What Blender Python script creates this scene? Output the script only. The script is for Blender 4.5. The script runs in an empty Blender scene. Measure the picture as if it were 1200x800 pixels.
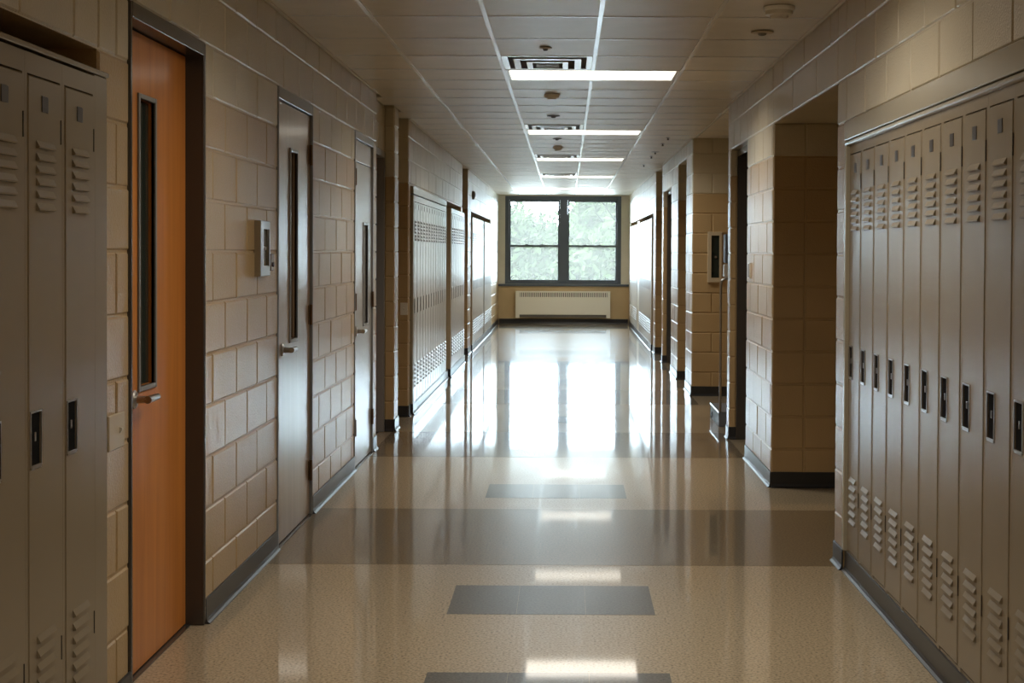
import bpy, math, random
from mathutils import Vector, Matrix
random.seed(7)
PI = math.pi
S = bpy.context.scene
COL = S.collection

# ------------------------------------------------------------------ camera, sky, sun, exposure
EYE, H = 1.56, 2.81
XL, XR = -1.505, 1.368          # faces of the two corridor walls
YEND = 31.06                    # end wall
YBACK = -5.0
PITCH, ROLL = math.radians(1.0), -0.0047
cd = bpy.data.cameras.new('camera')
cam = bpy.data.objects.new('camera', cd); COL.objects.link(cam)
cam.location = (0, 0, EYE)
cam.rotation_euler = (PI/2 - PITCH, ROLL, 0)
cd.sensor_width = 36; cd.lens = 50.0
cd.shift_x = -64/1200
cd.shift_y = -(104.5 - 1667*math.tan(PITCH))/1200
cd.clip_end = 400
S.camera = cam
w = bpy.data.worlds.new('sky'); S.world = w; w.use_nodes = True
bg = w.node_tree.nodes['Background']
bg.inputs[0].default_value = (0.70, 0.85, 1.0, 1)
bg.inputs[1].default_value = 18.5
sd = bpy.data.lights.new('sun', 'SUN'); sun = bpy.data.objects.new('sun', sd); COL.objects.link(sun)
sd.energy = 7.0; sd.angle = 0.02; sd.color = (1, 0.95, 0.86)
sun.rotation_euler = (math.radians(38), 0, math.radians(-20))
pd = bpy.data.lights.new('window_portal', 'AREA'); port = bpy.data.objects.new('window_portal', pd); COL.objects.link(port)
pd.shape = 'RECTANGLE'; pd.size = 2.5; pd.size_y = 1.9; pd.cycles.is_portal = True
port.location = (-0.07, YEND+0.25, 1.82); port.rotation_euler = (-PI/2, 0, 0)
LAMP = 1.15                     # radiance of the troffer lenses
LAMP_W = 19.0                   # downlight of each troffer, watts
S.view_settings.view_transform = 'Standard'; S.view_settings.look = 'None'
S.view_settings.gamma = 1.0; S.view_settings.use_curve_mapping = False
S.view_settings.exposure = 0.68

# ------------------------------------------------------------------ materials
def mat(name, col, rough=0.5, metal=0.0, spec=0.5, coat=0.0, coat_rough=0.1, emit=None, bump=None, noise=None):
    m = bpy.data.materials.new(name); m.use_nodes = True
    nt = m.node_tree; b = nt.nodes['Principled BSDF']
    b.inputs['Base Color'].default_value = (*col, 1)
    b.inputs['Roughness'].default_value = rough
    b.inputs['Metallic'].default_value = metal
    b.inputs['Specular IOR Level'].default_value = spec
    b.inputs['Coat Weight'].default_value = coat
    b.inputs['Coat Roughness'].default_value = coat_rough
    if emit:
        b.inputs['Emission Color'].default_value = (*emit[0], 1); b.inputs['Emission Strength'].default_value = emit[1]
    geo = None
    if bump or noise:
        geo = nt.nodes.new('ShaderNodeNewGeometry')
    if bump:      # (scale, strength, distance)
        n = nt.nodes.new('ShaderNodeTexNoise'); n.inputs['Scale'].default_value = bump[0]; n.inputs['Detail'].default_value = 3
        nt.links.new(geo.outputs['Position'], n.inputs['Vector'])
        bp = nt.nodes.new('ShaderNodeBump'); bp.inputs['Strength'].default_value = bump[1]; bp.inputs['Distance'].default_value = bump[2]
        nt.links.new(n.outputs['Fac'], bp.inputs['Height']); nt.links.new(bp.outputs['Normal'], b.inputs['Normal'])
    if noise:     # (scale, colour2)
        n = nt.nodes.new('ShaderNodeTexNoise'); n.inputs['Scale'].default_value = noise[0]; n.inputs['Detail'].default_value = 4
        nt.links.new(geo.outputs['Position'], n.inputs['Vector'])
        mx = nt.nodes.new('ShaderNodeMix'); mx.data_type = 'RGBA'
        mx.inputs[6].default_value = (*col, 1); mx.inputs[7].default_value = (*noise[1], 1)
        rp = nt.nodes.new('ShaderNodeMapRange'); rp.inputs[1].default_value = 0.35; rp.inputs[2].default_value = 0.65
        nt.links.new(n.outputs['Fac'], rp.inputs[0]); nt.links.new(rp.outputs[0], mx.inputs[0])
        nt.links.new(mx.outputs[2], b.inputs['Base Color'])
    return m

def block_paint(name, split, low, high):
    """Painted concrete block: two paint colours meeting at the height `split`, semi-gloss, pitted."""
    m = mat(name, low, 0.33, spec=0.6)
    nt = m.node_tree; b = nt.nodes['Principled BSDF']
    geo = nt.nodes.new('ShaderNodeNewGeometry'); sep = nt.nodes.new('ShaderNodeSeparateXYZ')
    nt.links.new(geo.outputs['Position'], sep.inputs[0])
    gt = nt.nodes.new('ShaderNodeMath'); gt.operation = 'GREATER_THAN'; gt.inputs[1].default_value = split
    nt.links.new(sep.outputs['Z'], gt.inputs[0])
    mx = nt.nodes.new('ShaderNodeMix'); mx.data_type = 'RGBA'
    mx.inputs[6].default_value = (*low, 1); mx.inputs[7].default_value = (*high, 1)
    nt.links.new(gt.outputs[0], mx.inputs[0])
    n0 = nt.nodes.new('ShaderNodeTexNoise'); n0.inputs['Scale'].default_value = 2.3; n0.inputs['Detail'].default_value = 5
    nt.links.new(geo.outputs['Position'], n0.inputs['Vector'])
    hs = nt.nodes.new('ShaderNodeHueSaturation')
    mr = nt.nodes.new('ShaderNodeMapRange'); mr.inputs[1].default_value = 0.3; mr.inputs[2].default_value = 0.7
    mr.inputs[3].default_value = 0.93; mr.inputs[4].default_value = 1.06
    nt.links.new(n0.outputs['Fac'], mr.inputs[0]); nt.links.new(mr.outputs[0], hs.inputs['Value'])
    nt.links.new(mx.outputs[2], hs.inputs['Color']); nt.links.new(hs.outputs[0], b.inputs['Base Color'])
    a = nt.nodes.new('ShaderNodeTexNoise'); a.inputs['Scale'].default_value = 120; a.inputs['Detail'].default_value = 4
    c = nt.nodes.new('ShaderNodeTexNoise'); c.inputs['Scale'].default_value = 9; c.inputs['Detail'].default_value = 2
    for t in (a, c): nt.links.new(geo.outputs['Position'], t.inputs['Vector'])
    b1 = nt.nodes.new('ShaderNodeBump'); b1.inputs['Strength'].default_value = 0.85; b1.inputs['Distance'].default_value = 0.003
    b2 = nt.nodes.new('ShaderNodeBump'); b2.inputs['Strength'].default_value = 0.25; b2.inputs['Distance'].default_value = 0.004
    nt.links.new(a.outputs['Fac'], b1.inputs['Height']); nt.links.new(c.outputs['Fac'], b2.inputs['Height'])
    nt.links.new(b2.outputs['Normal'], b1.inputs['Normal']); nt.links.new(b1.outputs['Normal'], b.inputs['Normal'])
    return m

def vct(name, col, spot, dark):
    """Polished vinyl composition tile with fine speckle under a wax coat."""
    m = mat(name, col, 0.35, spec=0.22, coat=1.0, coat_rough=0.045)
    nt = m.node_tree; b = nt.nodes['Principled BSDF']
    geo = nt.nodes.new('ShaderNodeNewGeometry')
    n = nt.nodes.new('ShaderNodeTexNoise'); n.inputs['Scale'].default_value = 95; n.inputs['Detail'].default_value = 4
    nt.links.new(geo.outputs['Position'], n.inputs['Vector'])
    r = nt.nodes.new('ShaderNodeValToRGB')
    r.color_ramp.elements[0].position = 0.33; r.color_ramp.elements[0].color = (*dark, 1)
    r.color_ramp.elements[1].position = 0.66; r.color_ramp.elements[1].color = (*spot, 1)
    e = r.color_ramp.elements.new(0.46); e.color = (*col, 1)
    nt.links.new(n.outputs['Fac'], r.inputs[0]); nt.links.new(r.outputs[0], b.inputs['Base Color'])
    n2 = nt.nodes.new('ShaderNodeTexNoise'); n2.inputs['Scale'].default_value = 1.6; n2.inputs['Detail'].default_value = 3
    nt.links.new(geo.outputs['Position'], n2.inputs['Vector'])
    bp = nt.nodes.new('ShaderNodeBump'); bp.inputs['Strength'].default_value = 0.05; bp.inputs['Distance'].default_value = 0.004
    nt.links.new(n2.outputs['Fac'], bp.inputs['Height'])
    nt.links.new(bp.outputs['Normal'], b.inputs['Coat Normal'])
    return m

def wood(name, c1, c2, rough, coat):
    m = mat(name, c1, rough, coat=coat, coat_rough=0.16)
    nt = m.node_tree; b = nt.nodes['Principled BSDF']
    geo = nt.nodes.new('ShaderNodeNewGeometry'); mp = nt.nodes.new('ShaderNodeMapping')
    mp.inputs['Scale'].default_value = (14, 14, 0.7)
    nt.links.new(geo.outputs['Position'], mp.inputs[0])
    n = nt.nodes.new('ShaderNodeTexNoise'); n.inputs['Scale'].default_value = 1.4; n.inputs['Detail'].default_value = 6; n.inputs['Distortion'].default_value = 0.6
    nt.links.new(mp.outputs[0], n.inputs['Vector'])
    r = nt.nodes.new('ShaderNodeValToRGB')
    r.color_ramp.elements[0].position = 0.3; r.color_ramp.elements[0].color = (*c2, 1)
    r.color_ramp.elements[1].position = 0.7; r.color_ramp.elements[1].color = (*c1, 1)
    nt.links.new(n.outputs['Fac'], r.inputs[0]); nt.links.new(r.outputs[0], b.inputs['Base Color'])
    return m

def glass_pane(name):
    m = bpy.data.materials.new(name); m.use_nodes = True; nt = m.node_tree; nt.nodes.clear()
    o = nt.nodes.new('ShaderNodeOutputMaterial'); t = nt.nodes.new('ShaderNodeBsdfTransparent')
    g = nt.nodes.new('ShaderNodeBsdfGlossy'); g.inputs['Roughness'].default_value = 0.03
    t.inputs[0].default_value = (0.93, 0.97, 0.96, 1)
    f = nt.nodes.new('ShaderNodeFresnel'); f.inputs[0].default_value = 1.45
    tl = nt.nodes.new('ShaderNodeBsdfTranslucent'); tl.inputs[0].default_value = (1.0, 0.97, 0.86, 1)
    hz = nt.nodes.new('ShaderNodeMixShader'); hz.inputs[0].default_value = 0.034      # overexposed haze put into the glass as a translucent veil
    nt.links.new(t.outputs[0], hz.inputs[1]); nt.links.new(tl.outputs[0], hz.inputs[2])
    mx = nt.nodes.new('ShaderNodeMixShader')
    nt.links.new(f.outputs[0], mx.inputs[0]); nt.links.new(hz.outputs[0], mx.inputs[1]); nt.links.new(g.outputs[0], mx.inputs[2])
    nt.links.new(mx.outputs[0], o.inputs[0])
    return m

TAN, CREAM = (0.41, 0.283, 0.138), (0.53, 0.46, 0.325)
M = {}
M['block'] = block_paint('painted_block', 2.205, TAN, CREAM)
M['block_end'] = block_paint('end_wall_block_bounce_lit', 0.85, (0.56, 0.41, 0.22), (0.68, 0.64, 0.53))  # tan and cream lightened here to stand in for bounced light
M['floor'] = vct('vinyl_tile_beige', (0.37, 0.295, 0.19), (0.50, 0.41, 0.28), (0.15, 0.11, 0.065))
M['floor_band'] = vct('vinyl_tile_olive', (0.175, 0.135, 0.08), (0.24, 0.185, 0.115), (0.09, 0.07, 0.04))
M['floor_grey'] = vct('vinyl_tile_grey', (0.085, 0.085, 0.075), (0.13, 0.125, 0.11), (0.05, 0.05, 0.045))
M['ceil'] = mat('ceiling_tile_board', (0.68, 0.62, 0.52), 0.42, bump=(160, 0.2, 0.001), noise=(5, (0.63, 0.575, 0.475)))
M['tee'] = mat('white_tee_enamel', (0.86, 0.85, 0.82), 0.25)
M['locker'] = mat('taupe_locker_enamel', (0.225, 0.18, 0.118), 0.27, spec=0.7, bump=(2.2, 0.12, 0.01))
M['locker_far'] = mat('sheen_lightened_locker_enamel', (0.52, 0.51, 0.485), 0.26, spec=0.65)  # locker paint lightened on the far runs to stand in for window sheen
M['trim'] = mat('beige_metal_trim', (0.33, 0.29, 0.21), 0.24, spec=0.7)
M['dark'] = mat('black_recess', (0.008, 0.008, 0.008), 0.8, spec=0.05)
M['plate'] = mat('dark_number_plate', (0.05, 0.045, 0.045), 0.4)
M['base'] = mat('black_rubber_base', (0.018, 0.019, 0.021), 0.32)
M['wood'] = wood('orange_wood_veneer', (0.56, 0.205, 0.038), (0.43, 0.14, 0.022), 0.42, 0.3)
M['leaf'] = wood('grey_brown_veneer', (0.32, 0.215, 0.13), (0.25, 0.16, 0.09), 0.30, 0.8)
M['leaf2'] = mat('grey_door_enamel', (0.34, 0.32, 0.29), 0.25, spec=0.6)
M['frame'] = mat('dark_bronze_frame', (0.045, 0.039, 0.034), 0.22, spec=0.7)
M['frame_grey'] = mat('grey_steel_frame', (0.19, 0.19, 0.185), 0.28, spec=0.6)
M['steel'] = mat('satin_steel', (0.42, 0.41, 0.39), 0.28, metal=1.0)
M['bronze'] = mat('aged_bronze', (0.16, 0.10, 0.055), 0.35, metal=0.8)
M['blackglass'] = mat('dark_glass', (0.022, 0.028, 0.022), 0.12, spec=0.35)
M['white'] = mat('white_plastic', (0.66, 0.63, 0.56), 0.35)
M['almond'] = mat('almond_plastic', (0.46, 0.38, 0.26), 0.4)
M['winframe'] = mat('slate_window_frame', (0.095, 0.115, 0.14), 0.35)
M['radiator'] = mat('cream_radiator_enamel', (0.80, 0.76, 0.66), 0.4)
M['grille'] = mat('grey_grille', (0.14, 0.13, 0.11), 0.5)
M['pane'] = glass_pane('window_glass')
M['lens'] = mat('troffer_lens', (0.9, 0.9, 0.88), 0.5, emit=((1.0, 0.93, 0.80), LAMP))
M['foliage'] = mat('foliage', (0.024, 0.032, 0.0135), 0.8, spec=0.0, noise=(0.5, (0.0085, 0.0150, 0.0060)))
M['bark'] = mat('bark', (0.010, 0.009, 0.008), 0.9, spec=0.0)
M['ground'] = mat('pale_bounce_ground', (0.36, 0.35, 0.33), 0.9)  # unseen ground, made pale to bounce daylight up to the ceiling
M['plaster'] = mat('alcove_plaster', (0.40, 0.33, 0.20), 0.45)
M['blue'] = mat('blue_grey_panel', (0.13, 0.145, 0.17), 0.55, spec=0.3)

# ------------------------------------------------------------------ mesh helpers
class MB:
    def __init__(s): s.v = []; s.f = []
    def add(s, vs, fs):
        o = len(s.v); s.v += [tuple(p) for p in vs]; s.f += [tuple(i+o for i in f) for f in fs]; return s
    def box(s, x0, x1, y0, y1, z0, z1, c=0.0):
        if c <= 0:
            return s.add([(x0,y0,z0),(x1,y0,z0),(x1,y1,z0),(x0,y1,z0),(x0,y0,z1),(x1,y0,z1),(x1,y1,z1),(x0,y1,z1)],
                         [(0,3,2,1),(4,5,6,7),(0,1,5,4),(1,2,6,5),(2,3,7,6),(3,0,4,7)])
        # chamfered box: convex hull of three inset slabs
        vs, idx = [], {}
        for sx in (0,1):
            for sy in (0,1):
                for sz in (0,1):
                    X=(x0,x1)[sx]; Y=(y0,y1)[sy]; Z=(z0,z1)[sz]
                    dx=c*(1-2*sx); dy=c*(1-2*sy); dz=c*(1-2*sz)
                    for ax,p in ((0,(X,Y+dy,Z+dz)),(1,(X+dx,Y,Z+dz)),(2,(X+dx,Y+dy,Z))):
                        idx[(sx,sy,sz,ax)] = len(vs); vs.append(p)
        fs=[]
        q=[(0,0),(1,0),(1,1),(0,1)]
        for a in (0,1):
            fs.append([idx[(a,b,d,0)] for b,d in (q if a else q[::-1])])
            fs.append([idx[(b,a,d,1)] for b,d in (q[::-1] if a else q)])
            fs.append([idx[(b,d,a,2)] for b,d in (q if a else q[::-1])])
        for a in (0,1):
            for b in (0,1):
                f=[idx[(a,b,0,0)],idx[(a,b,0,1)],idx[(a,b,1,1)],idx[(a,b,1,0)]]; fs.append(f if a!=b else f[::-1])
                f=[idx[(a,0,b,0)],idx[(a,0,b,2)],idx[(a,1,b,2)],idx[(a,1,b,0)]]; fs.append(f if a==b else f[::-1])
                f=[idx[(0,a,b,1)],idx[(0,a,b,2)],idx[(1,a,b,2)],idx[(1,a,b,1)]]; fs.append(f if a!=b else f[::-1])
        for a in (0,1):
            for b in (0,1):
                for d in (0,1):
                    f=[idx[(a,b,d,0)],idx[(a,b,d,1)],idx[(a,b,d,2)]]; fs.append(f if (a+b+d)%2==1 else f[::-1])
        return s.add(vs,fs)
    def cyl(s, p0, p1, r0, r1=None, n=14):
        r1 = r0 if r1 is None else r1
        p0=Vector(p0); p1=Vector(p1); d=(p1-p0).normalized()
        a=d.orthogonal().normalized(); b=d.cross(a)
        vs=[]
        for p,r in ((p0,r0),(p1,r1)):
            for i in range(n):
                t=2*PI*i/n; vs.append(p+a*(r*math.cos(t))+b*(r*math.sin(t)))
        fs=[(i,(i+1)%n,n+(i+1)%n,n+i) for i in range(n)]+[tuple(range(n))[::-1],tuple(range(n,2*n))]
        return s.add(vs,fs)
    def lathe(s, c, prof, axis='z', n=24):
        """prof: list of (radius, offset along axis); c: centre"""
        vs=[]; k=len(prof)
        for r,h in prof:
            for i in range(n):
                t=2*PI*i/n; u,v=r*math.cos(t),r*math.sin(t)
                p=(c[0]+u,c[1]+v,c[2]+h) if axis=='z' else ((c[0]+u,c[1]+h,c[2]+v) if axis=='y' else (c[0]+h,c[1]+u,c[2]+v))
                vs.append(p)
        fs=[(j*n+i,j*n+(i+1)%n,(j+1)*n+(i+1)%n,(j+1)*n+i) for j in range(k-1) for i in range(n)]
        fs+=[tuple(range(n))[::-1],tuple(range((k-1)*n,k*n))]
        return s.add(vs,fs)
    def prism(s, prof, x0, x1):
        """extrude a closed (y,z) profile along x"""
        n=len(prof)
        vs=[(x0,y,z) for y,z in prof]+[(x1,y,z) for y,z in prof]
        fs=[(i,(i+1)%n,n+(i+1)%n,n+i) for i in range(n)]+[tuple(range(n))[::-1],tuple(range(n,2*n))]
        return s.add(vs,fs)
    def panel_hole(s, x0,x1,z0,z1,yf,yb,hx0,hx1,hz0,hz1,hd,c=0.003):
        """slab facing -y with a rectangular pocket; the pocket floor is left to another part"""
        o=[(x0+c,yf,z0+c),(x1-c,yf,z0+c),(x1-c,yf,z1-c),(x0+c,yf,z1-c)]
        h=[(hx0,yf,hz0),(hx1,yf,hz0),(hx1,yf,hz1),(hx0,yf,hz1)]
        hb=[(a,yf+hd,b) for a,_,b in h]
        e=[(x0,yf+c,z0),(x1,yf+c,z0),(x1,yf+c,z1),(x0,yf+c,z1)]
        bk=[(a,yb,b) for a,_,b in e]
        fs=[]
        for i in range(4):
            j=(i+1)%4
            fs+=[(i,j,4+j,4+i),(4+i,4+j,8+j,8+i),(12+i,12+j,j,i),(16+i,16+j,12+j,12+i)]
        fs.append((19,18,17,16))
        return s.add(o+h+hb+e+bk,fs)
    def mesh(s, name, m, smooth=False):
        me=bpy.data.meshes.new(name); me.from_pydata(s.v,[],s.f); me.materials.append(m); me.validate()
        if smooth:
            for p in me.polygons: p.use_smooth=True
        me.update(); return me
    def build(s, name, m, parent=None, loc=None, rz=0, smooth=False):
        return link(name, s.mesh(name,m,smooth), parent, loc, rz)

def link(name, me, parent=None, loc=None, rz=0):
    o=bpy.data.objects.new(name, me); COL.objects.link(o)
    if parent: o.parent=parent
    if loc: o.location=loc
    if rz: o.rotation_euler=(0,0,rz)
    return o
def tag(o, label, cat=None, group=None, kind=None):
    o['label']=label
    if cat: o['category']=cat
    if group: o['group']=group
    if kind: o['kind']=kind
    return o
def empty(name, loc, rz=0):
    o=bpy.data.objects.new(name,None); COL.objects.link(o); o.location=loc; o.rotation_euler=(0,0,rz); o.empty_display_size=0.1
    return o
def copy_tree(o, parent=None):
    c=o.copy(); COL.objects.link(c); c.parent=parent
    for ch in [k for k in o.children]: copy_tree(ch,c)
    return c
LEFT, RIGHT = PI/2, -PI/2        # local x along the wall (facing it, to the right), local y into the wall

# ------------------------------------------------------------------ floor
floor = MB().box(-2.3,2.7,YBACK,YEND+0.3,-0.2,0.0).build('floor',M['floor'])
tag(floor,'polished beige speckled vinyl floor of the corridor','floor',kind='structure')
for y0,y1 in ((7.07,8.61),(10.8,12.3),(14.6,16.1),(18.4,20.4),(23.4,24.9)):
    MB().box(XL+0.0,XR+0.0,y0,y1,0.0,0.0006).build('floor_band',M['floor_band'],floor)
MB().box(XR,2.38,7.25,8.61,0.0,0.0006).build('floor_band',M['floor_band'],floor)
for y0,y1 in ((4.72,5.25),(6.10,6.63),(9.0,9.53),(13.0,13.5),(16.9,17.4)):
    for k in range(3):
        x0=-0.51+k*0.3
        MB().box(x0+0.0006,x0+0.2994,y0,y1,0.0,0.0007).build('floor_tile',M['floor_grey'],floor)

# ------------------------------------------------------------------ walls: solid backing
ZTOP=3.05
ROW=[0.0]+[0.042+0.2163*k for k in range(1,13)]+[H-0.004]
B=0.4326
def segs(name, side, lst, label):
    """lst: (y0, y1, [(z0, z1, face x)]) ; solid out to the far side of the wall"""
    mb=MB(); out=-2.3 if side<0 else 2.7
    for y0,y1,zs in lst:
        for z0,z1,x in zs:
            x=x-0.006 if side<0 else x+0.006
            mb.box(min(x,out),max(x,out),y0,y1,z0,z1)
    o=mb.build(name,M['block']); tag(o,label,'wall',kind='structure'); return o
DH=2.421                      # top of door frames
XA=-1.575                     # recessed left door bay
XL2=-1.49                     # far part of left wall
full=lambda x:[(0,ZTOP,x)]
door_cut=lambda x,d=0.16,zt=DH:[(0,zt,x-d if x<0 else x+d),(zt,ZTOP,x)]
D1=(4.89,5.917); D2=(7.40,8.42); D3=(10.09,11.05); D4=(11.29,12.29); D5=(20.36,21.40)
wl=segs('wall_left',-1,[
    (YBACK,2.95,full(XL)),(2.95,4.575,[(0,2.205,-1.90),(2.205,ZTOP,XL)]),
    (4.575,D1[0],full(XL)),(*D1,door_cut(XL)),(D1[1],D2[0],full(XL)),(*D2,door_cut(XL)),(D2[1],D3[0],full(XL)),
    (*D3,door_cut(XL)),(D3[1],11.25,full(XL)),
    (11.25,D4[0],full(XA)),(*D4,door_cut(XA)),(D4[1],12.31,full(XA)),
    (12.31,12.60,full(XL2)),(12.60,13.40,full(-1.75)),
    (13.40,13.55,full(XL2)),(13.55,20.05,[(0,2.19,-1.85),(2.19,ZTOP,XL2)]),(20.05,20.30,full(XL2)),
    (20.30,D5[0],full(XA)),(*D5,door_cut(XA)),(D5[1],21.45,full(XA)),
    (21.45,22.15,full(XL2)),(22.15,27.85,[(0,2.19,-1.85),(2.19,ZTOP,XL2)]),(27.85,YEND+0.3,full(XL2))],
    'tan painted block wall with doors and lockers, cream above')
D6=(10.80,11.90); D7=(18.60,20.15)
wr=segs('wall_right',1,[
    (YBACK,3.40,full(XR)),(3.40,6.98,[(0,2.205,1.76),(2.205,ZTOP,XR)]),(6.98,7.21,full(XR)),
    (7.21,9.45,[(0,DH,2.40),(DH,ZTOP,XR)]),(9.45,D6[0],full(XR)),(*D6,door_cut(XR,0.24)),(D6[1],12.08,full(XR)),
    (12.08,15.5,full(2.0)),(15.5,16.3,full(XR)),(16.3,17.5,[(0,2.638,1.66),(2.638,ZTOP,XR)]),(17.5,D7[0],full(XR)),
    (*D7,door_cut(XR,0.24)),(D7[1],20.4,full(XR)),(20.4,21.9,full(1.7)),(21.9,22.5,full(XR)),
    (22.5,30.4,[(0,2.19,1.76),(2.19,ZTOP,XR)]),(30.4,YEND+0.3,full(XR))],
    'tan painted block wall with deep alcoves and lockers, cream above')
# end wall around the window
WX0,WX1,WZ0,WZ1=-1.345,1.19,0.865,2.785
mb=MB()
mb.box(-2.3,WX0,YEND,YEND+0.3,0,ZTOP).box(WX1,2.7,YEND,YEND+0.3,0,ZTOP).box(WX0,WX1,YEND,YEND+0.3,0,WZ0).box(WX0,WX1,YEND,YEND+0.3,WZ1,ZTOP)
we=tag(mb.build('wall_end',M['block_end']),'end wall of the corridor, tan below the big window','wall',kind='structure')
wb=tag(MB().box(-2.3,2.7,YBACK-0.2,YBACK,-0.2,ZTOP).build('wall_back',M['block']),'plain painted block wall closing the near end','wall',kind='structure')

# ------------------------------------------------------------------ concrete blocks, one by one near, joined far
cache={}
def block_geo(L,Hh,c=0.0055,t=0.018):
    a,b=0.0,L
    f=[(c,0,c),(L-c,0,c),(L-c,0,Hh-c),(c,0,Hh-c)]
    e=[(0,c,0),(L,c,0),(L,c,Hh),(0,c,Hh)]
    k=[(0,t,0),(L,t,0),(L,t,Hh),(0,t,Hh)]
    fs=[(0,1,2,3)]
    for i in range(4):
        j=(i+1)%4; fs+=[(4+i,4+j,j,i),(8+i,8+j,4+j,4+i)]
    return f+e+k,fs
def lay(parent, p, rz, length, openings=(), z0=0.0, z1=H, phase=0.0, stuff=None, step=B, bond=True, m='block'):
    """cover a wall face with blocks; p: start of the face, local x along it; openings: (u0,u1,ztop)"""
    G=0.0095
    if rz==0: p=(p[0],p[1]-0.007)
    for r in range(len(ROW)-1):
        a,b=ROW[r],ROW[r+1]
        if b<=z0+0.02 or a>=z1-0.02: continue
        a=max(a,z0); b=min(b,z1)
        free=[(0.0,length)]
        for u0,u1,zb,zt in openings:
            if a>=zt-0.03 or b<=zb+0.03: continue
            nf=[]
            for f0,f1 in free:
                if u0>f0: nf.append((f0,min(u0,f1)))
                if u1<f1: nf.append((max(u1,f0),f1))
            free=[q for q in nf if q[1]-q[0]>0.02]
        off=(phase+(step/2 if (bond and r%2) else 0.0))%step
        for f0,f1 in free:
            js=[f0]; u=off-step
            while u<f1-0.05:
                if u>f0+0.05: js.append(u)
                u+=step
            js.append(f1)
            for s,e in zip(js,js[1:]):
                L=e-s-G; Hh=b-a-G
                if L<0.015: continue
                key=(round(L,3),round(Hh,3),m)
                jit=random.uniform(-0.0012,0.0012)
                R=Matrix.Rotation(rz,3,'Z')
                loc=Vector((p[0],p[1],0))+R@Vector((s+G/2,jit,a+G/2))
                tilt=(random.uniform(-0.004,0.004),random.uniform(-0.002,0.002))
                if stuff is not None:
                    vs,fs=block_geo(L,Hh)
                    stuff.add([tuple(loc+R@Vector(v)) for v in vs],fs)
                else:
                    if key not in cache: cache[key]=MB().add(*block_geo(L,Hh)).mesh('block',M[m])
                    o=link('block',cache[key],parent); o.location=loc; o.rotation_euler=(tilt[0],0,rz+tilt[1])
fl,fr=MB(),MB()
# left wall
rel=lambda y0,ds:[(d[0]-y0,d[1]-y0,0,DH) for d in ds]
lay(wl,(XL,2.95),LEFT,4.575-2.95,z0=2.205,phase=0.1)
lay(wl,(XL,YBACK),LEFT,2.95-YBACK,stuff=fl)
lay(wl,(XL,4.575),LEFT,11.25-4.575,rel(4.575,(D1,D2,D3)),phase=0.18)
lay(wl,(XA,11.25),LEFT,1.06,rel(11.25,(D4,)),stuff=fl)
lay(wl,(XL2,12.31),LEFT,0.29,stuff=fl,bond=False)
lay(wl,(XA,12.31),0,XL2-XA,stuff=fl,bond=False)
lay(wl,(-1.75,12.60),LEFT,0.80,stuff=fl)
lay(wl,(-1.75,13.40),0,XL2+1.75,stuff=fl,bond=False)
lay(wl,(XL2,13.40),LEFT,6.90,[(0.15,6.65,0,2.19)],stuff=fl,phase=0.2)
lay(wl,(XA,20.30),LEFT,1.15,rel(20.30,(D5,)),stuff=fl)
lay(wl,(XA,21.45),0,XL2-XA,stuff=fl,bond=False)
lay(wl,(XL2,21.45),LEFT,YEND-21.45,[(0.70,6.40,0,2.19)],stuff=fl)
# right wall (local x runs towards the camera)
lay(wr,(XR,7.21),RIGHT,7.21-3.40,[(0.23,3.81,0,2.205)],phase=0.23)
lay(wr,(XR,3.40),RIGHT,3.40-YBACK,stuff=fr)
lay(wr,(XR,9.45),RIGHT,9.45-7.21,[(0,2.24,0,DH)],step=0.81,phase=0.4)
lay(wr,(XR,9.45),0,2.40-XR,z1=DH,step=B/2,bond=False)
lay(wr,(XR,D6[0]),RIGHT,D6[0]-9.45)
lay(wr,(XR,D6[1]),RIGHT,D6[1]-D6[0],z0=DH)
lay(wr,(XR,D6[1]),0,0.055,z1=DH,bond=False)
lay(wr,(XR,12.08),RIGHT,0.18,bond=False,stuff=fr)
lay(wr,(XR,15.5),0,2.0-XR,step=B,phase=B/2)
lay(wr,(2.0,15.5),RIGHT,3.42,stuff=fr)
lay(wr,(XR,16.3),RIGHT,0.8,stuff=fr)
lay(wr,(XR,17.5),RIGHT,1.2,[(0,1.2,0,2.638)],stuff=fr)
lay(wr,(XR,17.5),0,1.66-XR,z1=2.638,stuff=fr,bond=False)
lay(wr,(XR,18.6),RIGHT,1.1,stuff=fr)
lay(wr,(XR,20.4),RIGHT,1.8,[(0.25,1.8,0,DH)],stuff=fr)
lay(wr,(XR,20.15),0,0.055,z1=DH,bond=False,stuff=fr)
lay(wr,(XR,21.9),0,1.7-XR,stuff=fr,bond=False)
lay(wr,(1.7,21.9),RIGHT,1.5,stuff=fr)
lay(wr,(XR,YEND),RIGHT,YEND-21.9,[(YEND-30.4,YEND-22.5,0,2.19)],stuff=fr)
lay(wr,(2.40,9.45),RIGHT,2.24,z1=DH,stuff=fr)
for mb,wobj in ((fl,wl),(fr,wr)):
    o=mb.build('distant_blocks',M['block'],wobj); o['kind']='stuff'

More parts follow.
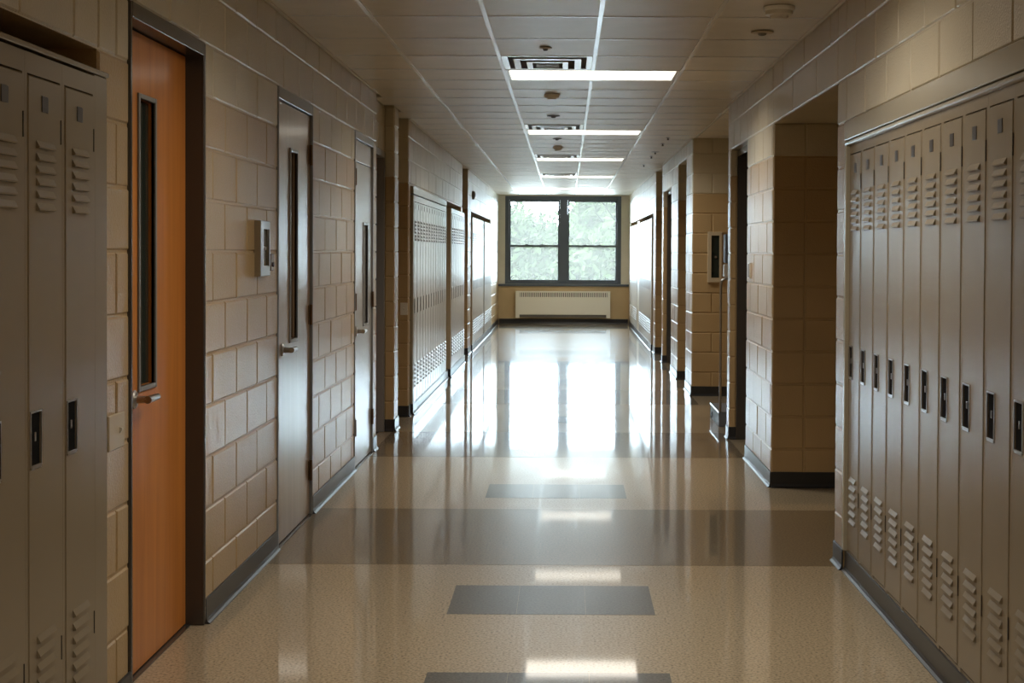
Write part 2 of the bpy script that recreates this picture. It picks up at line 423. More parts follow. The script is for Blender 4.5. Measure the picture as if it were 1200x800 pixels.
# ------------------------------------------------------------------ rubber cove base
PROF=[(0.0,0.0),(0.0,0.105),(-0.005,0.105),(-0.007,0.100),(-0.007,0.024),(-0.012,0.010),(-0.022,0.003),(-0.022,0.0)]
def cove(name, p, rz, L, label):
    if rz==0: p=(p[0],p[1]-(0.0 if name=='baseboard_end' else 0.007))
    o=MB().prism([(y,z+0.0007) for y,z in PROF],0,L).build(name,M['base'],None,(p[0],p[1],0),rz)
    return tag(o,label,'baseboard',kind='structure')
for y0,y1,x in ((4.575,D1[0],XL),(D1[1],D2[0],XL),(D2[1],D3[0],XL),(D3[1],11.25,XL),(12.31,12.60,XL2),(13.40,13.55,XL2),(20.05,20.30,XL2),(21.45,22.15,XL2),(27.85,YEND,XL2)):
    cove('baseboard_left',(x,y0),LEFT,y1-y0,'black rubber cove base along the left block wall')
for y,x0,x1 in ((12.31,XA,XL2),(13.40,-1.75,XL2),(21.45,XA,XL2)):
    cove('baseboard_left',(x0,y),0,x1-x0,'black rubber cove base across a left wall return')
for y1,y0,x in ((7.21,6.98,XR),(D6[0],9.45,XR),(12.08,D6[1],XR),(16.3,15.5,XR),(D7[0],17.5,XR),(20.4,D7[1],XR),(22.5,21.9,XR),(YEND,30.4,XR),(9.45,7.21,2.40),(15.5,12.08,2.0)):
    cove('baseboard_right',(x,y1),RIGHT,y1-y0,'black rubber cove base along the right block wall')
for y,x0,x1 in ((9.45,XR,2.39),(D6[1],XR,XR+0.06),(15.5,XR,1.99),(17.5,XR,1.66),(D7[1],XR,XR+0.06),(21.9,XR,1.7)):
    cove('baseboard_right',(x0,y),0,x1-x0,'black rubber cove base across a right wall return')
cove('baseboard_end',(XL2+0.02,YEND),0,XR-XL2-0.04,'black rubber cove base under the radiator')

# ------------------------------------------------------------------ ceiling
ceil=tag(MB().box(-2.3,2.7,YBACK-0.2,YEND+0.3,ZTOP,ZTOP+0.15).build('ceiling',M['ceil']),'suspended ceiling of grey-beige lay-in tiles on a white grid','ceiling',kind='structure')
def lin(a,b,n): return [a+(b-a)*i/n for i in range(n)]
near=[9.76-0.68,9.76-1.41,9.76-2.20]
y=near[-1]; 
lines=list(near)
while y>2.6: y-=0.78; lines.append(y)
lines=sorted(lines)+lin(9.76,14.52,8)+lin(14.52,18.85,7)+lin(18.85,23.19,7)+lin(23.19,27.7,7)+lin(27.7,YEND,5)+[YEND]
lx=[-1.046,-0.436,0.174,0.784]
lights=[9.76,14.52,18.85,23.19,27.7]
NEARL=min(lines,key=lambda q:abs(q-5.1))
BACKL=[(0.5,1.11),(-3.8,-3.19)]
tcache={}
def tile(x0,x1,y0,y1):
    k=(round(x1-x0,3),round(y1-y0,3))
    if k not in tcache: tcache[k]=MB().box(0,k[0],0,k[1],0,0.018,0.003).mesh('ceiling_tile',M['ceil'])
    link('ceiling_tile',tcache[k],ceil,(x0,y0,H-0.001))
def lwall(y):
    if y<11.25: return XL
    if y<12.31: return XA
    if y<12.6: return XL2
    if y<13.4: return -1.75
    if 20.3<y<21.45: return XA
    return XL2
def rwall(y):
    if 12.08<y<15.5: return 2.0
    if 20.4<y<21.9: return 1.7
    return XR
for i,(a,b) in enumerate(zip(lines,lines[1:])):
    mid=(a+b)/2
    xs=[lwall(mid)]+lx
    if rwall(mid)>1.45: xs+=[1.394,rwall(mid)]
    else: xs+=[XR]
    for x0,x1 in zip(xs,xs[1:]):
        if any(abs(a-l)<0.01 for l in lights+[NEARL]) and -0.44<x0<0.2: continue        # troffer
        if any(abs(b-l)<0.01 for l in lights[:4]) and -0.44<x0<0.0: continue     # air diffuser
        tile(x0+0.002,x1-0.002,a+0.002,b-0.002)
# opening left for the troffer behind the frame line, and the run behind the camera
cuts=[YBACK]+[v for p in sorted(BACKL) for v in p]+[lines[0]]
for i in range(0,len(cuts),2): MB().box(XL,XR,cuts[i],cuts[i+1],H,H+0.02).build('ceiling_panel',M['ceil'],ceil)
for a,b in BACKL:
    MB().box(XL,-0.436,a,b,H,H+0.02).build('ceiling_panel',M['ceil'],ceil); MB().box(0.784,XR,a,b,H,H+0.02).build('ceiling_panel',M['ceil'],ceil)
nxt=lambda l: min(q for q in lines if q>l+0.1)
for x in lx:
    cut=[lines[0]]+([v for l in sorted(lights+[NEARL]) for v in (l,nxt(l))] if abs(x-0.174)<0.01 else [])+[YEND]
    for a,b in zip(cut[::2],cut[1::2]): MB().box(x-0.012,x+0.012,a,b,H-0.006,H-0.0015).build('main_tee',M['tee'],ceil)
MB().box(1.382,1.406,12.08,15.5,H-0.006,H-0.0015).build('main_tee',M['tee'],ceil)
for yv in lines[:-1]:
    MB().box(lwall(yv)+0.001,rwall(yv)-0.001,yv-0.008,yv+0.008,H-0.005,H-0.002).build('cross_tee',M['tee'],ceil)
for y0,y1,x in ((2.0,11.25,XL),(13.4,20.3,XL2),(21.45,YEND,XL2)):
    MB().box(x,x+0.02,y0,y1,H-0.010,H-0.0015).build('wall_angle',M['ceil'],ceil)
for y0,y1 in ((2.0,12.08),(15.5,20.4),(21.9,YEND)):
    MB().box(XR-0.02,XR,y0,y1,H-0.010,H-0.0015).build('wall_angle',M['ceil'],ceil)

def troffer(y0,y1,label):
    t=empty('ceiling_light',(0.174,(y0+y1)/2,H))
    hx,hy=0.598,(y1-y0)/2-0.012
    mb=MB(); f=0.022
    mb.box(-hx,hx,-hy,-hy+f,-0.004,0.1).box(-hx,hx,hy-f,hy,-0.004,0.1).box(-hx,-hx+f,-hy,hy,-0.004,0.1).box(hx-f,hx,-hy,hy,-0.004,0.1).box(-hx,hx,-hy,hy,0.1,0.105)
    mb.build('housing',M['tee'],t)
    MB().box(-hx+f,hx-f,-hy+f,hy-f,-0.002,0.006).build('lens',M['lens'],t)
    ld=bpy.data.lights.new('troffer_lamp','AREA'); ld.shape='RECTANGLE'; ld.size=2*(hx-f); ld.size_y=2*(hy-f)
    ld.energy=LAMP_W; ld.color=(1.0,0.93,0.82); ld.spread=math.radians(150)
    lo=bpy.data.objects.new('troffer_lamp',ld); COL.objects.link(lo); lo.parent=t; lo.location=(0,0,-0.006)
    return tag(t,label,'ceiling light','lit troffers down the corridor')
names=['lit ceiling troffer beside the open square air diffuser','lit ceiling troffer, next beyond the one by the smoke detector','lit ceiling troffer midway to the end window','lit ceiling troffer, second before the end window','lit ceiling troffer closest to the end window']
for l,nm in zip(lights,names): troffer(l,nxt(l),nm)

troffer(NEARL,nxt(NEARL),'lit ceiling troffer overhead between the wooden door and the lockers')
for (a,b),nm in zip(BACKL,('lit ceiling troffer over the nearer lockers, last before the back wall but one','lit ceiling troffer closest to the plain back wall')): troffer(a,b,nm)

# ------------------------------------------------------------------ ceiling devices
nth=[ 'first','second','third','fourth','fifth','sixth','seventh','eighth','ninth','tenth','eleventh','twelfth','thirteenth']
def diffuser(l,label):
    y0=max(q for q in lines if q<l-0.1); w=0.61; d=l-y0
    t=empty('air_diffuser',(-0.131,(y0+l)/2,H))
    def ring(o,zi,zo,b,name,mm):
        hx,hy=w/2-o,d/2-o; hx2,hy2=hx-b,hy-b
        vs=[(-hx,-hy,zo),(hx,-hy,zo),(hx,hy,zo),(-hx,hy,zo),(-hx2,-hy2,zi),(hx2,-hy2,zi),(hx2,hy2,zi),(-hx2,hy2,zi)]
        vs+=[(x,y_,z+0.003) for x,y_,z in vs]
        fs=[]
        for i in range(4):
            j=(i+1)%4
            fs+=[(i,4+i,4+j,j),(8+i,8+j,12+j,12+i),(i,j,8+j,8+i),(4+i,12+i,12+j,4+j)]
        MB().add(vs,fs).build(name,mm,t)
    MB().box(-w/2+0.014,w/2-0.014,-d/2+0.014,d/2-0.014,0.11,0.115).build('plenum',M['dark'],t)
    ring(0.014,-0.002,-0.003,0.035,'outer_frame',M['tee'])
    ring(0.085,-0.012,-0.010,0.042,'vane',M['tee'])
    ring(0.170,-0.020,-0.018,0.036,'vane',M['tee'])
    MB().box(-0.075,0.075,-0.075,0.075,-0.020,-0.017).build('centre_plate',M['grille'],t)
    tag(t,label,'air diffuser','square air diffusers beside the troffers')
for l,nm in zip(lights[:4],['square louvred air diffuser in front of the troffer by the smoke detector','square air diffuser beside the second lit troffer','square air diffuser beside the troffer midway down','square air diffuser beside the troffer second from the window']): diffuser(l,nm)
def smoke(x,y,r,h,label):
    t=empty('smoke_detector',(x,y,H-0.006))
    MB().lathe((0,0,0),[(r*1.02,0),(r*1.02,-h*0.25),(r*0.98,-h*0.32)]).build('base',M['tee'],t,smooth=False)
    MB().lathe((0,0,0),[(r*0.92,-h*0.3),(r*0.88,-h*0.62),(r*0.62,-h*0.72),(r*0.55,-h*0.95),(r*0.4,-h)]).build('sensing_chamber',M['white'],t)
    tag(t,label,'smoke detector')
smoke(1.07,7.22,0.078,0.062,'round smoke detector above the deep alcove, on the plain ceiling')
smoke(-0.12,11.25,0.062,0.04,'round smoke detector just beyond the near troffer')
smoke(-0.11,16.8,0.058,0.05,'small smoke detector between the middle troffers')
def disc(name,x,y,r,label,m='almond',cat='sprinkler'):
    t=empty(name,(x,y,H-0.006))
    MB().lathe((0,0,0),[(r,0),(r*0.98,-0.005),(r*0.6,-0.009)]).build('escutcheon',M[m],t)
    MB().lathe((0,0,0),[(r*0.42,-0.008),(r*0.35,-0.016),(r*0.2,-0.02)]).build('cap',M['grille'],t)
    tag(t,label,cat)
disc('ceiling_speaker',1.095,8.03,0.064,'flat round ceiling plate next to the big smoke detector',cat='ceiling plate')
disc('sprinkler_plate',-0.135,8.68,0.04,'small round plate in front of the near air diffuser',cat='ceiling plate')
disc('sprinkler_plate',-0.125,13.0,0.06,'flat round plate between the first two troffers','grille','ceiling plate')
disc('sprinkler_plate',-0.11,15.6,0.05,'flat round plate just past the second troffer','grille','ceiling plate')
for yv in (15.4,16.24,17.6,18.4,20.2):
    t=empty('fire_sprinkler',(1.09,yv,H-0.0035))
    r=0.05 if yv==17.6 else 0.022
    MB().lathe((0,0,0),[(r,0),(r,-0.006),(r*0.5,-0.009)],n=12).build('escutcheon',M['steel'],t)
    MB().cyl((0,0,-0.009),(0,0,-0.03),0.008,0.012,8).build('nozzle',M['grille'],t)
    tag(t,'tiny sprinkler head, %s from the deep alcoves in its row'%nth[(15.4,16.24,17.6,18.4,20.2).index(yv)],'sprinkler','sprinkler heads along the right ceiling')

# ------------------------------------------------------------------ doors
def door(n, loc, rz, w, leaf_y, fm, lm, lite, hx, hz, label, hinges=(), ff=0.026, head=0.055, ztop=DH, transom=None, proud=0.006, hs=1):
    t=empty('door_%d'%n,loc,rz); tag(t,label,'door',kind='structure')
    zt=ztop-0.002
    mb=MB(); yb=leaf_y+0.06
    mb.box(0.002,ff,-proud,yb,0.001,zt,0.005).box(w-ff,w-0.002,-proud,yb,0.001,zt,0.005).box(ff,w-ff,-proud,yb,zt-head,zt,0.002)
    mb.build('frame',fm,t)
    zl=(transom if transom else zt-head)-0.004
    if transom:
        MB().box(ff+0.004,w-ff-0.004,leaf_y,leaf_y+0.04,transom+0.002,zt-head-0.004,0.003).build('transom_panel',lm,t)
    x0,x1=ff+0.004,w-ff-0.004
    a,b,c,d=lite
    lf=MB().panel_hole(x0,x1,0.008,zl,leaf_y,leaf_y+0.045,a,b,c,d,0.022).build('leaf',lm,t)
    MB().box(a,b,leaf_y+0.021,leaf_y+0.026,c,d).build('glass_pane',M['blackglass'],lf)
    mb=MB(); k=0.018
    for q in ((a-k,a,c-k,d+k),(b,b+k,c-k,d+k),(a,b,c-k,c),(a,b,d,d+k)):
        mb.box(q[0],q[1],leaf_y-0.008,leaf_y+0.012,q[2],q[3],0.002)
    mb.build('lite_frame',M['frame_grey'],lf)
    mb=MB()
    mb.lathe((hx,leaf_y-0.001,hz),[(0.034,0),(0.034,-0.006),(0.028,-0.011),(0.014,-0.013),(0.013,-0.05)],axis='y',n=20)
    mb.cyl((hx-0.012*hs,leaf_y-0.056,hz),(hx+0.115*hs,leaf_y-0.056,hz),0.0145,0.012,12)
    mb.build('door_handle',M['steel'],lf,smooth=False)
    for (qx,qz) in hinges:
        hb=MB(); hb.cyl((qx,leaf_y-0.012,qz-0.06),(qx,leaf_y-0.012,qz+0.06),0.009,n=10)
        hb.box(qx-0.03,qx+0.03,leaf_y-0.004,leaf_y-0.0005,qz-0.055,qz+0.055)
        hb.build('hinge',M['bronze'],t)
    MB().box(ff,w-ff,leaf_y-0.02,leaf_y+0.06,0.0008,0.005).build('threshold',M['frame'],t)
    return t
door(1,(XL,D1[0],0),LEFT,D1[1]-D1[0],0.072,M['frame'],M['wood'],(0.352,0.545,1.055,2.12),0.285,1.016,'orange wooden classroom door with a narrow glass slot in a dark frame')
door(2,(XL,D2[0],0),LEFT,D2[1]-D2[0],0.010,M['frame_grey'],M['leaf'],(0.385,0.575,1.075,2.105),0.16,1.033,'brown-grey glossy door with tall glass slot beside the metal wall box',
     hinges=((0.975,2.123),(0.975,1.186),(0.975,0.268)),ff=0.022,head=0.062)
door(3,(XL,D3[0],0),LEFT,D3[1]-D3[0],0.008,M['frame_grey'],M['leaf2'],(0.49,0.70,1.02,1.757),0.12,0.985,'narrow grey door with a panel above and a short glass slot',
     hinges=((0.93,1.19),(0.93,0.28),(0.03,2.09),(0.03,1.20),(0.03,0.30)),ff=0.022,head=0.055,transom=2.205)
door(4,(XA,D4[0],0),LEFT,D4[1]-D4[0],0.06,M['frame_grey'],M['wood'],(0.12,0.88,1.05,2.2),0.08,1.02,'wooden door with large dark glass in a shallow bay past the grey door',ff=0.04)
door(5,(XA,D5[0],0),LEFT,D5[1]-D5[0],0.06,M['frame'],M['leaf'],(0.30,0.50,1.05,2.1),0.12,1.02,'dark framed door in the bay between the two left locker runs',ff=0.04)
door(6,(XR+0.055,D6[1],0),RIGHT,D6[1]-D6[0],0.10,M['frame'],M['leaf'],(0.75,0.95,1.05,2.1),1.0,1.02,'dark framed door set back past the right block pier',ff=0.03,proud=0.0,hs=-1)
door(7,(XR+0.055,D7[1],0),RIGHT,D7[1]-D7[0],0.10,M['frame'],M['leaf'],(1.1,1.3,1.05,2.1),1.42,1.02,'dark framed door set back far along the right wall',ff=0.03,proud=0.0,hs=-1)

# ------------------------------------------------------------------ lockers
LZ0,LZ1=0.118,2.038
def locker_parts(W, detailed, lm, top=2.10):
    """returns list of (level, name, mesh, material) for one locker; local x right, y into the wall"""
    t=empty('locker',(0,0,0))
    mb=MB()
    mb.box(0.0005,W-0.0005,0.010,0.28,0.106,top)
    mb.box(0.0005,0.0175,-0.0035,0.010,0.106,top).box(W-0.0175,W-0.0005,-0.0035,0.010,0.106,top).box(0.0175,W-0.0175,-0.0035,0.010,LZ1+0.004,top)
    mb.box(0.0165,W-0.0165,-0.001,0.010,0.106,LZ0-0.001)
    mb.build('body',lm,t)
    hx0,hx1,hz0,hz1=W*0.11,W*0.37,0.965,1.11
    d=MB().panel_hole(0.019,W-0.019,LZ0+0.003,LZ1,-0.006,0.0095,hx0,hx1,hz0,hz1,0.0042,0.004).build('door',lm,t)
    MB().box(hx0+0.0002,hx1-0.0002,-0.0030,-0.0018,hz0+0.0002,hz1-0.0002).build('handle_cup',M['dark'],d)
    lw=W*0.46; lx0=W/2-lw/2
    def louver(mb,z,hh,dp): mb.prism([(-0.0055,z+hh),(-0.0055,z),(-0.0055-dp,z+0.002),(-0.0055-dp,z+0.006)],lx0,lx0+lw)
    ups=[1.668+i*0.0345 for i in range(6)]; los=[0.262+i*0.0400 for i in range(6)]
    if detailed:
        mb=MB(); k=0.005
        for q in ((hx0-k,hx0,hz0-k,hz1+k),(hx1,hx1+k,hz0-k,hz1+k),(hx0,hx1,hz0-k*2.2,hz0),(hx0,hx1,hz1,hz1+k)): mb.box(q[0],q[1],-0.009,-0.006,q[2],q[3])
        mb.build('cup_rim',M['steel'],d)
        MB().box((hx0+hx1)/2-0.005,(hx0+hx1)/2+0.005,-0.0062,-0.0028,1.03,1.055,0.001).build('latch',M['steel'],d)
        MB().box(W/2-0.026,W/2+0.020,-0.0085,-0.0062,1.945,1.990,0.0008).build('number_plate',M['plate'],d)
        me=None
        for z in ups+los:
            if me is None:
                mb=MB(); louver(mb,0.0,0.024,0.010); me=mb.mesh('louver',lm)
            link('louver',me,d,(0,0,z))
        for z in (1.90,0.40):
            MB().box(W-0.0190,W-0.0165,-0.0075,0.004,z-0.035,z+0.035).build('hinge',M['frame'],t)
    else:
        mb=MB()
        for z in ups+los: louver(mb,z,0.022,0.010)
        mb.build('louvers',lm,d)['kind']='stuff'
        mb=MB()
        for z in ups+los: mb.box(lx0,lx0+lw,-0.0100,-0.0058,z-0.006,z)
        mb.build('louver_slots',M['plate'],d)['kind']='stuff'
        MB().box(W/2-0.014,W/2+0.014,-0.008,-0.0058,1.97,2.018).build('number_plate',M['plate'],d)
    return t
def run(n, x, yfar_or_near, rz, W, detailed, lm, label, group):
    """row of n lockers; on the left wall it starts at the near end, on the right wall at the far end"""
    proto=locker_parts(W,detailed,lm)
    for i in range(n):
        o=proto if i==0 else copy_tree(proto)
        o.location=(x,yfar_or_near+(W*i if rz>0 else -W*i),0); o.rotation_euler=(0,0,rz)
        lb=label(i) if callable(label) else label
        tag(o,lb,'locker',group)
    return proto
WLK=0.287
XLK=XL+0.030
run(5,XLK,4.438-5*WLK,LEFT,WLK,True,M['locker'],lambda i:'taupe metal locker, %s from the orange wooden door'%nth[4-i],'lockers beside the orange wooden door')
WRK=0.2835
XRK=XR+0.012
run(12,XRK,6.925,RIGHT,WRK,True,M['locker'],lambda i:'taupe metal locker, %s from the deep block alcove'%nth[i],'lockers in the long near row on the right')
WA=3.66/13
XA1=XL2+0.025
run(13,XA1,13.60,LEFT,WA,False,M['locker_far'],lambda i:'locker coloured pale for window sheen, %s from the small switch plate on the block return'%nth[i] if i<12 else 'locker coloured pale for window sheen at the far end of the longer left run','pale lockers of the longer left run')
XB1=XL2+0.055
run(8,XB1,17.68,LEFT,2.24/8,False,M['locker_far'],lambda i:'locker coloured pale for window sheen in the short left run, %s from its tan end panel'%nth[i],'pale lockers of the short left run')
run(10,XL2+0.02,22.22,LEFT,0.286,False,M['locker_far'],lambda i:'locker coloured pale for window sheen near the wall bell, %s from the dark framed bay'%nth[i],'pale lockers below the wall bell')
run(8,XL2+0.02,25.42,LEFT,0.286,False,M['locker_far'],lambda i:'locker coloured pale for window sheen on the left by the window, %s from the plain end stretch'%nth[7-i],'pale lockers on the left closest to the window')
run(13,XR-0.02,26.28,RIGHT,0.28,False,M['locker_far'],lambda i:'locker coloured pale for window sheen in the far right run, %s from the last alcove'%nth[12-i],'pale lockers of the far right run')
run(11,XR-0.02,30.2,RIGHT,0.28,False,M['locker_far'],lambda i:'locker coloured pale for window sheen right of the window, %s from the end wall'%nth[i],'pale lockers on the right closest to the window')
# metal trims around the locker recesses
ntrim=[0]
def trim(mb,label,m='trim'):
    ntrim[0]+=1; return tag(mb.build('trim_%d'%ntrim[0],M[m]),label,'trim',kind='structure')
r=XR
mb=MB().box(r-0.012,r+0.30,3.42,6.972,2.112,2.203,0.003)
trim(mb,'beige sloped metal header above the near right lockers')
mb=MB(); n=8
prof=[(0.0,0.0)]+[(-0.022*math.sin(PI*i/n)-0.002,0.04*i/n-0.02) for i in range(n+1)]+[(0.0,0.02)]
mb.prism([(a,b) for a,b in [(0.03,-0.005)]+[(-0.014*math.sin(PI*i/n),0.010-0.012*math.cos(PI*i/n)) for i in range(n+1)]+[(0.03,0.02)]],0,3.55)
o=trim(mb,'rounded metal moulding under the near right locker header'); o.location=(r+0.004,6.972,2.088); o.rotation_euler=(0,0,RIGHT)
trim(MB().box(r-0.010,r+0.05,6.930,6.968,0.106,2.085,0.004),'metal jamb at the far end of the near right lockers')
trim(MB().box(XLK-0.36,XLK+0.002,4.440,4.560,0.106,2.108,0.003),'plain metal filler panel between the left lockers and the block wall','locker')
trim(MB().box(XLK-0.30,XLK+0.008,2.99,4.565,2.109,2.125,0.003),'metal top cap over the near left lockers','locker')
trim(MB().box(XA1-0.3,XA1+0.004,13.57,17.30,2.112,2.185,0.003),'pale metal header above the longer left locker run')
trim(MB().box(XA1-0.3,XA1+0.002,13.556,13.598,0.106,2.10,0.002),'metal end panel of the longer left locker run')
trim(MB().box(XB1-0.3,XB1+0.002,17.60,17.678,0.106,2.10,0.002),'metal end panel of the short left locker run','almond')
trim(MB().box(XL2-0.3,XL2-0.002,17.27,17.59,0.0,2.11),'filler between the two left locker runs','almond')
trim(MB().box(XL2-0.3,XL2+0.022,22.16,22.215,0.106,2.10,0.002),'tan end panel of the locker run below the wall bell','almond')
trim(MB().box(XR-0.022,XR+0.3,22.52,22.63,0.106,2.12,0.002),'tan end panel of the far right locker run','almond')
trim(MB().box(XR-0.022,XR+0.3,26.30,27.10,0.106,2.15,0.002),'tan filler between the two far right locker runs','almond')
for a,b,x,rz in ((2.96,4.57,XLK,LEFT),(13.556,17.59,XA1,LEFT),(17.6,20.04,XB1,LEFT),(22.16,27.84,XL2+0.02,LEFT)):
    cove('baseboard_left',(x-0.001,a),rz,b-a,'black rubber cove base under a left locker run')
    MB().box(x-0.28,x-0.002,a,b,0.001,0.1055).build('plinth',M['base'],bpy.data.objects['wall_left'])
for a,b,x in ((3.41,6.975,XRK),(22.52,30.3,XR-0.02)):
    cove('baseboard_right',(x+0.001,b),RIGHT,b-a,'black rubber cove base under a right locker run')
    MB().box(x+0.002,x+0.28,a,b,0.001,0.1055).build('plinth',M['base'],bpy.data.objects['wall_right'])

# ------------------------------------------------------------------ small wall things
def plate(loc,rz,w,h,toggles,label,m='almond'):
    t=empty('switch_plate',loc,rz)
    MB().box(-w/2,w/2,-0.007,0.004,-h/2,h/2,0.003).build('cover',M[m],t)
    for x in toggles: MB().prism([(-0.006,-0.012),(-0.006,0.012),(-0.016,0.008),(-0.016,0.002)],x-0.005,x+0.005).build('toggle',M['white'],t)
    tag(t,label,'switch')
plate((XL,4.74,0.955),LEFT,0.165,0.118,(0.03,),'almond light switch plate between the lockers and orange door')
plate((-1.53,13.394,1.02),0,0.07,0.116,(0.0,),'white switch plate on the block return before the pale lockers','white')
t=empty('wall_box',(XL,6.962,1.572),LEFT)
MB().panel_hole(-0.108,0.108,-0.135,0.135,-0.032,0.0,-0.045,0.088,-0.085,0.095,0.012).build('housing',M['steel'],t)
MB().box(-0.0445,0.0875,-0.021,-0.019,-0.0845,0.0945).build('dark_window',M['blackglass'],t)
MB().cyl((0.0,-0.021,0.0),(0.0,-0.034,0.0),0.012,0.009).build('push_button',M['steel'],t)
tag(t,'satin metal wall box with a dark window between the two near doors','wall box')
t=empty('key_switch',(XL,7.22,1.503),LEFT)
MB().box(-0.035,0.035,-0.012,0.003,-0.043,0.043,0.003).build('body',M['bronze'],t)
MB().cyl((0,-0.012,-0.012),(0,-0.020,-0.012),0.012).build('key_cylinder',M['plate'],t)
tag(t,'small dark brown switch between metal wall box and door','switch')
t=empty('room_sign',(XR,10.60,1.43),RIGHT)
MB().box(-0.045,0.045,-0.012,0.003,-0.058,0.058,0.002).build('backing',M['white'],t)
MB().box(-0.038,0.038,-0.0145,-0.0122,-0.05,0.05).build('face',M['bronze'],t)
tag(t,'small brown and white plaque on the right block pier','sign')
t=empty('extinguisher_cabinet',(1.612,15.494,1.515))
MB().panel_hole(-0.078,0.078,-0.275,0.275,-0.03,0.0,-0.038,0.05,-0.225,0.235,0.018).build('housing',M['almond'],t)
MB().box(-0.0375,0.0495,-0.014,-0.012,-0.2245,0.2345).build('dark_window',M['blackglass'],t)
MB().cyl((0.01,-0.014,0),(0.01,-0.024,0),0.012).build('latch',M['steel'],t)
tag(t,'tall almond wall cabinet with dark window on the alcove return','cabinet')
t=empty('drinking_fountain',(XR,13.1,0))
MB().box(0.005,0.18,-0.35,0.40,0.0008,0.135,0.004).build('floor_box',M['blue'],t)
MB().box(0.003,0.006,-0.36,0.41,0.125,0.140).build('rim',M['steel'],t)
MB().cyl((0.0,0.25,0.04),(0.008,0.25,0.04),0.03).build('knob',M['dark'],t)
mb=MB().cyl((0.02,-0.33,0.13),(0.02,-0.33,1.28),0.011)
pts=[(0.02+0.05*(1-math.cos(a)),-0.33,1.28+0.05*math.sin(a)) for a in [PI/2*i/5 for i in range(6)]]
for a,b in zip(pts,pts[1:]): mb.cyl(a,b,0.011)
mb.cyl(pts[-1],(0.63,-0.33,1.33),0.011)
mb.build('pipe',M['steel'],t)
MB().box(0.04,0.63,-0.38,-0.30,1.345,1.46,0.01).build('spout_housing',M['white'],t)
MB().box(0.05,0.63,-0.40,-0.22,1.47,1.73,0.008).build('back_panel',M['blue'],t)
tag(t,'blue-grey water dispenser with a thin pipe down to a low floor box','water dispenser')
t=empty('wall_bell',(XL2,22.45,2.46),LEFT)
MB().lathe((0,0,0),[(0.055,0),(0.06,-0.015),(0.05,-0.04),(0.02,-0.052)],axis='y').build('gong',M['frame_grey'],t)
MB().box(-0.02,0.02,-0.03,0.004,-0.075,-0.05).build('striker',M['frame_grey'],t)
tag(t,'round grey bell high on the left wall above the pale lockers','bell')

# ------------------------------------------------------------------ window, sill, radiator
win=empty('window_1',((WX0+WX1)/2,YEND,WZ0)); tag(win,'wide slate-framed double-hung window filling the corridor end','window',kind='structure')
ww=(WX1-WX0)/2; wh=WZ1-WZ0
Y0,Y1=0.02,0.16
mb=MB(); f=0.085
mb.box(-ww,-ww+f,Y0,Y1,0,wh,0.004).box(ww-f,ww,Y0,Y1,0,wh,0.004).box(-ww+f,ww-f,Y0,Y1,wh-f,wh,0.004).box(-ww+f,ww-f,Y0,Y1,0,0.05,0.004)
mb.build('frame',M['winframe'],win)
mc=-0.075+0.075+0.01
MB().box(mc-0.085,mc+0.085,Y0-0.01,Y1,0.05,wh-f,0.004).build('mullion',M['winframe'],win)
zr=0.83
for a,b in ((-ww+f,mc-0.085),(mc+0.085,ww-f)):
    for z0,z1,yo in ((0.05,zr+0.02,0.05),(zr-0.02,wh-f,0.09)):
        s=0.036
        mb=MB()
        mb.box(a+0.001,a+s,yo,yo+0.035,z0,z1,0.003).box(b-s,b-0.001,yo,yo+0.035,z0,z1,0.003)
        mb.box(a+s,b-s,yo,yo+0.035,z0,z0+0.042,0.003).box(a+s,b-s,yo,yo+0.035,z1-0.042,z1,0.003)
        sh=mb.build('sash',M['winframe'],win)
        MB().box(a+s,b-s,yo+0.015,yo+0.021,z0+0.042,z1-0.042).build('pane',M['pane'],sh)
        if yo<0.06:
            for q in (0.35,0.65): MB().box(a+(b-a)*q-0.03,a+(b-a)*q+0.03,yo-0.02,yo+0.02,z1,z1+0.018,0.003).build('sash_lock',M['winframe'],sh)
o=trim(MB().box(XL2+0.005,XR-0.005,YEND-0.05,YEND+0.02,WZ0-0.048,WZ0-0.001,0.004),'dark slate window sill across the end wall','winframe')
rad=empty('radiator',(-0.075,YEND,0.13))
rw,rh,rd=1.03,0.58,0.13
mb=MB()
mb.box(-rw,rw,-rd,-rd+0.012,0.072,0.455).box(-rw,-rw+0.085,-rd,-rd+0.012,0.0,0.072).box(rw-0.085,rw,-rd,-rd+0.012,0.0,0.072)
mb.box(-rw,rw,-rd,-rd+0.012,rh-0.03,rh).box(-rw,-rw+0.085,-rd,-rd+0.012,0.455,rh-0.03).box(rw-0.06,rw,-rd,-rd+0.012,0.455,rh-0.03)
mb.box(-rw,-rw+0.01,-rd+0.012,-0.001,0,rh).box(rw-0.01,rw,-rd+0.012,-0.001,0,rh).box(-rw+0.01,rw-0.01,-rd+0.012,-0.001,rh-0.012,rh)
mb.build('cover',M['radiator'],rad)
n=46; xa,xb=-rw+0.085,rw-0.06; me=None
for i in range(n):
    x=xa+(xb-xa)*(i+0.5)/n
    if me is None: me=MB().box(-0.011,0.011,-rd+0.002,-rd+0.010,0.455,rh-0.03).mesh('grille_bar',M['radiator'])
    link('grille_bar',me,rad,(x,0,0))
MB().box(-rw+0.012,rw-0.012,-rd+0.02,-rd+0.03,0.012,rh-0.014).build('heating_core',M['grille'],rad)
me=None
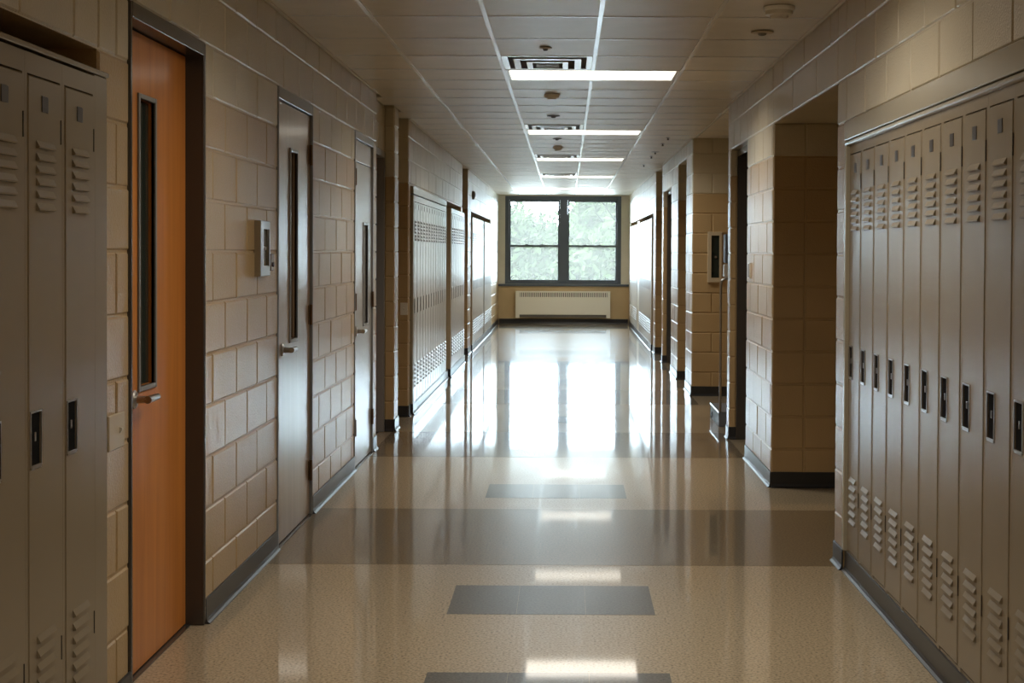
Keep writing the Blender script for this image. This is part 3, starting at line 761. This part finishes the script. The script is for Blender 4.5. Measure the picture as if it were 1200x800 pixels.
for i in range(60):
    x=-rw+0.1+(2*rw-0.2)*(i+0.5)/60
    if me is None: me=MB().box(-0.004,0.004,-rd+0.012,-rd+0.02,0.012,0.07).mesh('fin',M['grille'])
    link('fin',me,rad,(x,0,0))
tag(rad,'long cream convector radiator under the end window','radiator')

# ------------------------------------------------------------------ outdoors
g=tag(MB().box(-80,80,YEND+0.6,YEND+120,-4.2,-4.0).build('ground',M['ground']),'unseen ground far below the end window, made pale for bounce light','ground',kind='structure')
def tree(x,y,ztop,rx,rz_,n,label,seed):
    rnd=random.Random(seed)
    t=empty('tree',(x,y,-4.0)); H0=ztop+4.0
    mb=MB().cyl((0,0,0),(0.1,0,H0*0.55),0.28,0.16,10)
    for k in range(6):
        a=rnd.uniform(0,2*PI); mb.cyl((0.1,0,H0*(0.35+0.05*k)),(math.cos(a)*rx*0.7,math.sin(a)*rx*0.7,H0*(0.6+0.06*k)),0.09,0.03,7)
    mb.build('trunk',M['bark'],t)
    cl=[]
    for k in range(70):
        while True:
            p=Vector((rnd.uniform(-1,1),rnd.uniform(-1,1),rnd.uniform(-1,1)))
            if p.length<1: break
        cl.append((Vector((p.x*rx*0.85,p.y*rx*0.85,H0-rz_+p.z*rz_*0.9)),rnd.uniform(0.6,1.3)))
    vs,fs=[],[]
    for i in range(n):
        c,r_=cl[rnd.randrange(len(cl))]
        p=c+Vector((rnd.gauss(0,1),rnd.gauss(0,1),rnd.gauss(0,1)))*r_*0.5
        u=Vector((rnd.gauss(0,1),rnd.gauss(0,1),rnd.gauss(0,1))).normalized(); v=u.orthogonal().normalized()
        L=rnd.uniform(0.16,0.34); W=L*0.5
        o=len(vs); vs+=[tuple(p-u*L),tuple(p+v*W),tuple(p+u*L),tuple(p-v*W)]; fs.append((o,o+1,o+2,o+3))
    f=MB().add(vs,fs).build('foliage',M['foliage'],t); f['kind']='stuff'
    tag(t,label,'tree')
tree(3.6,70.0,5.6,4.0,4.6,30000,'leafy green tree filling the right half of the end window',3)
tree(-3.4,80.0,4.3,3.9,4.2,22000,'lower leafy green tree in the left half of the end window',5)
tree(1.6,90.5,4.9,4.6,4.6,20000,'leafy green tree behind, between the two nearer trees',8)
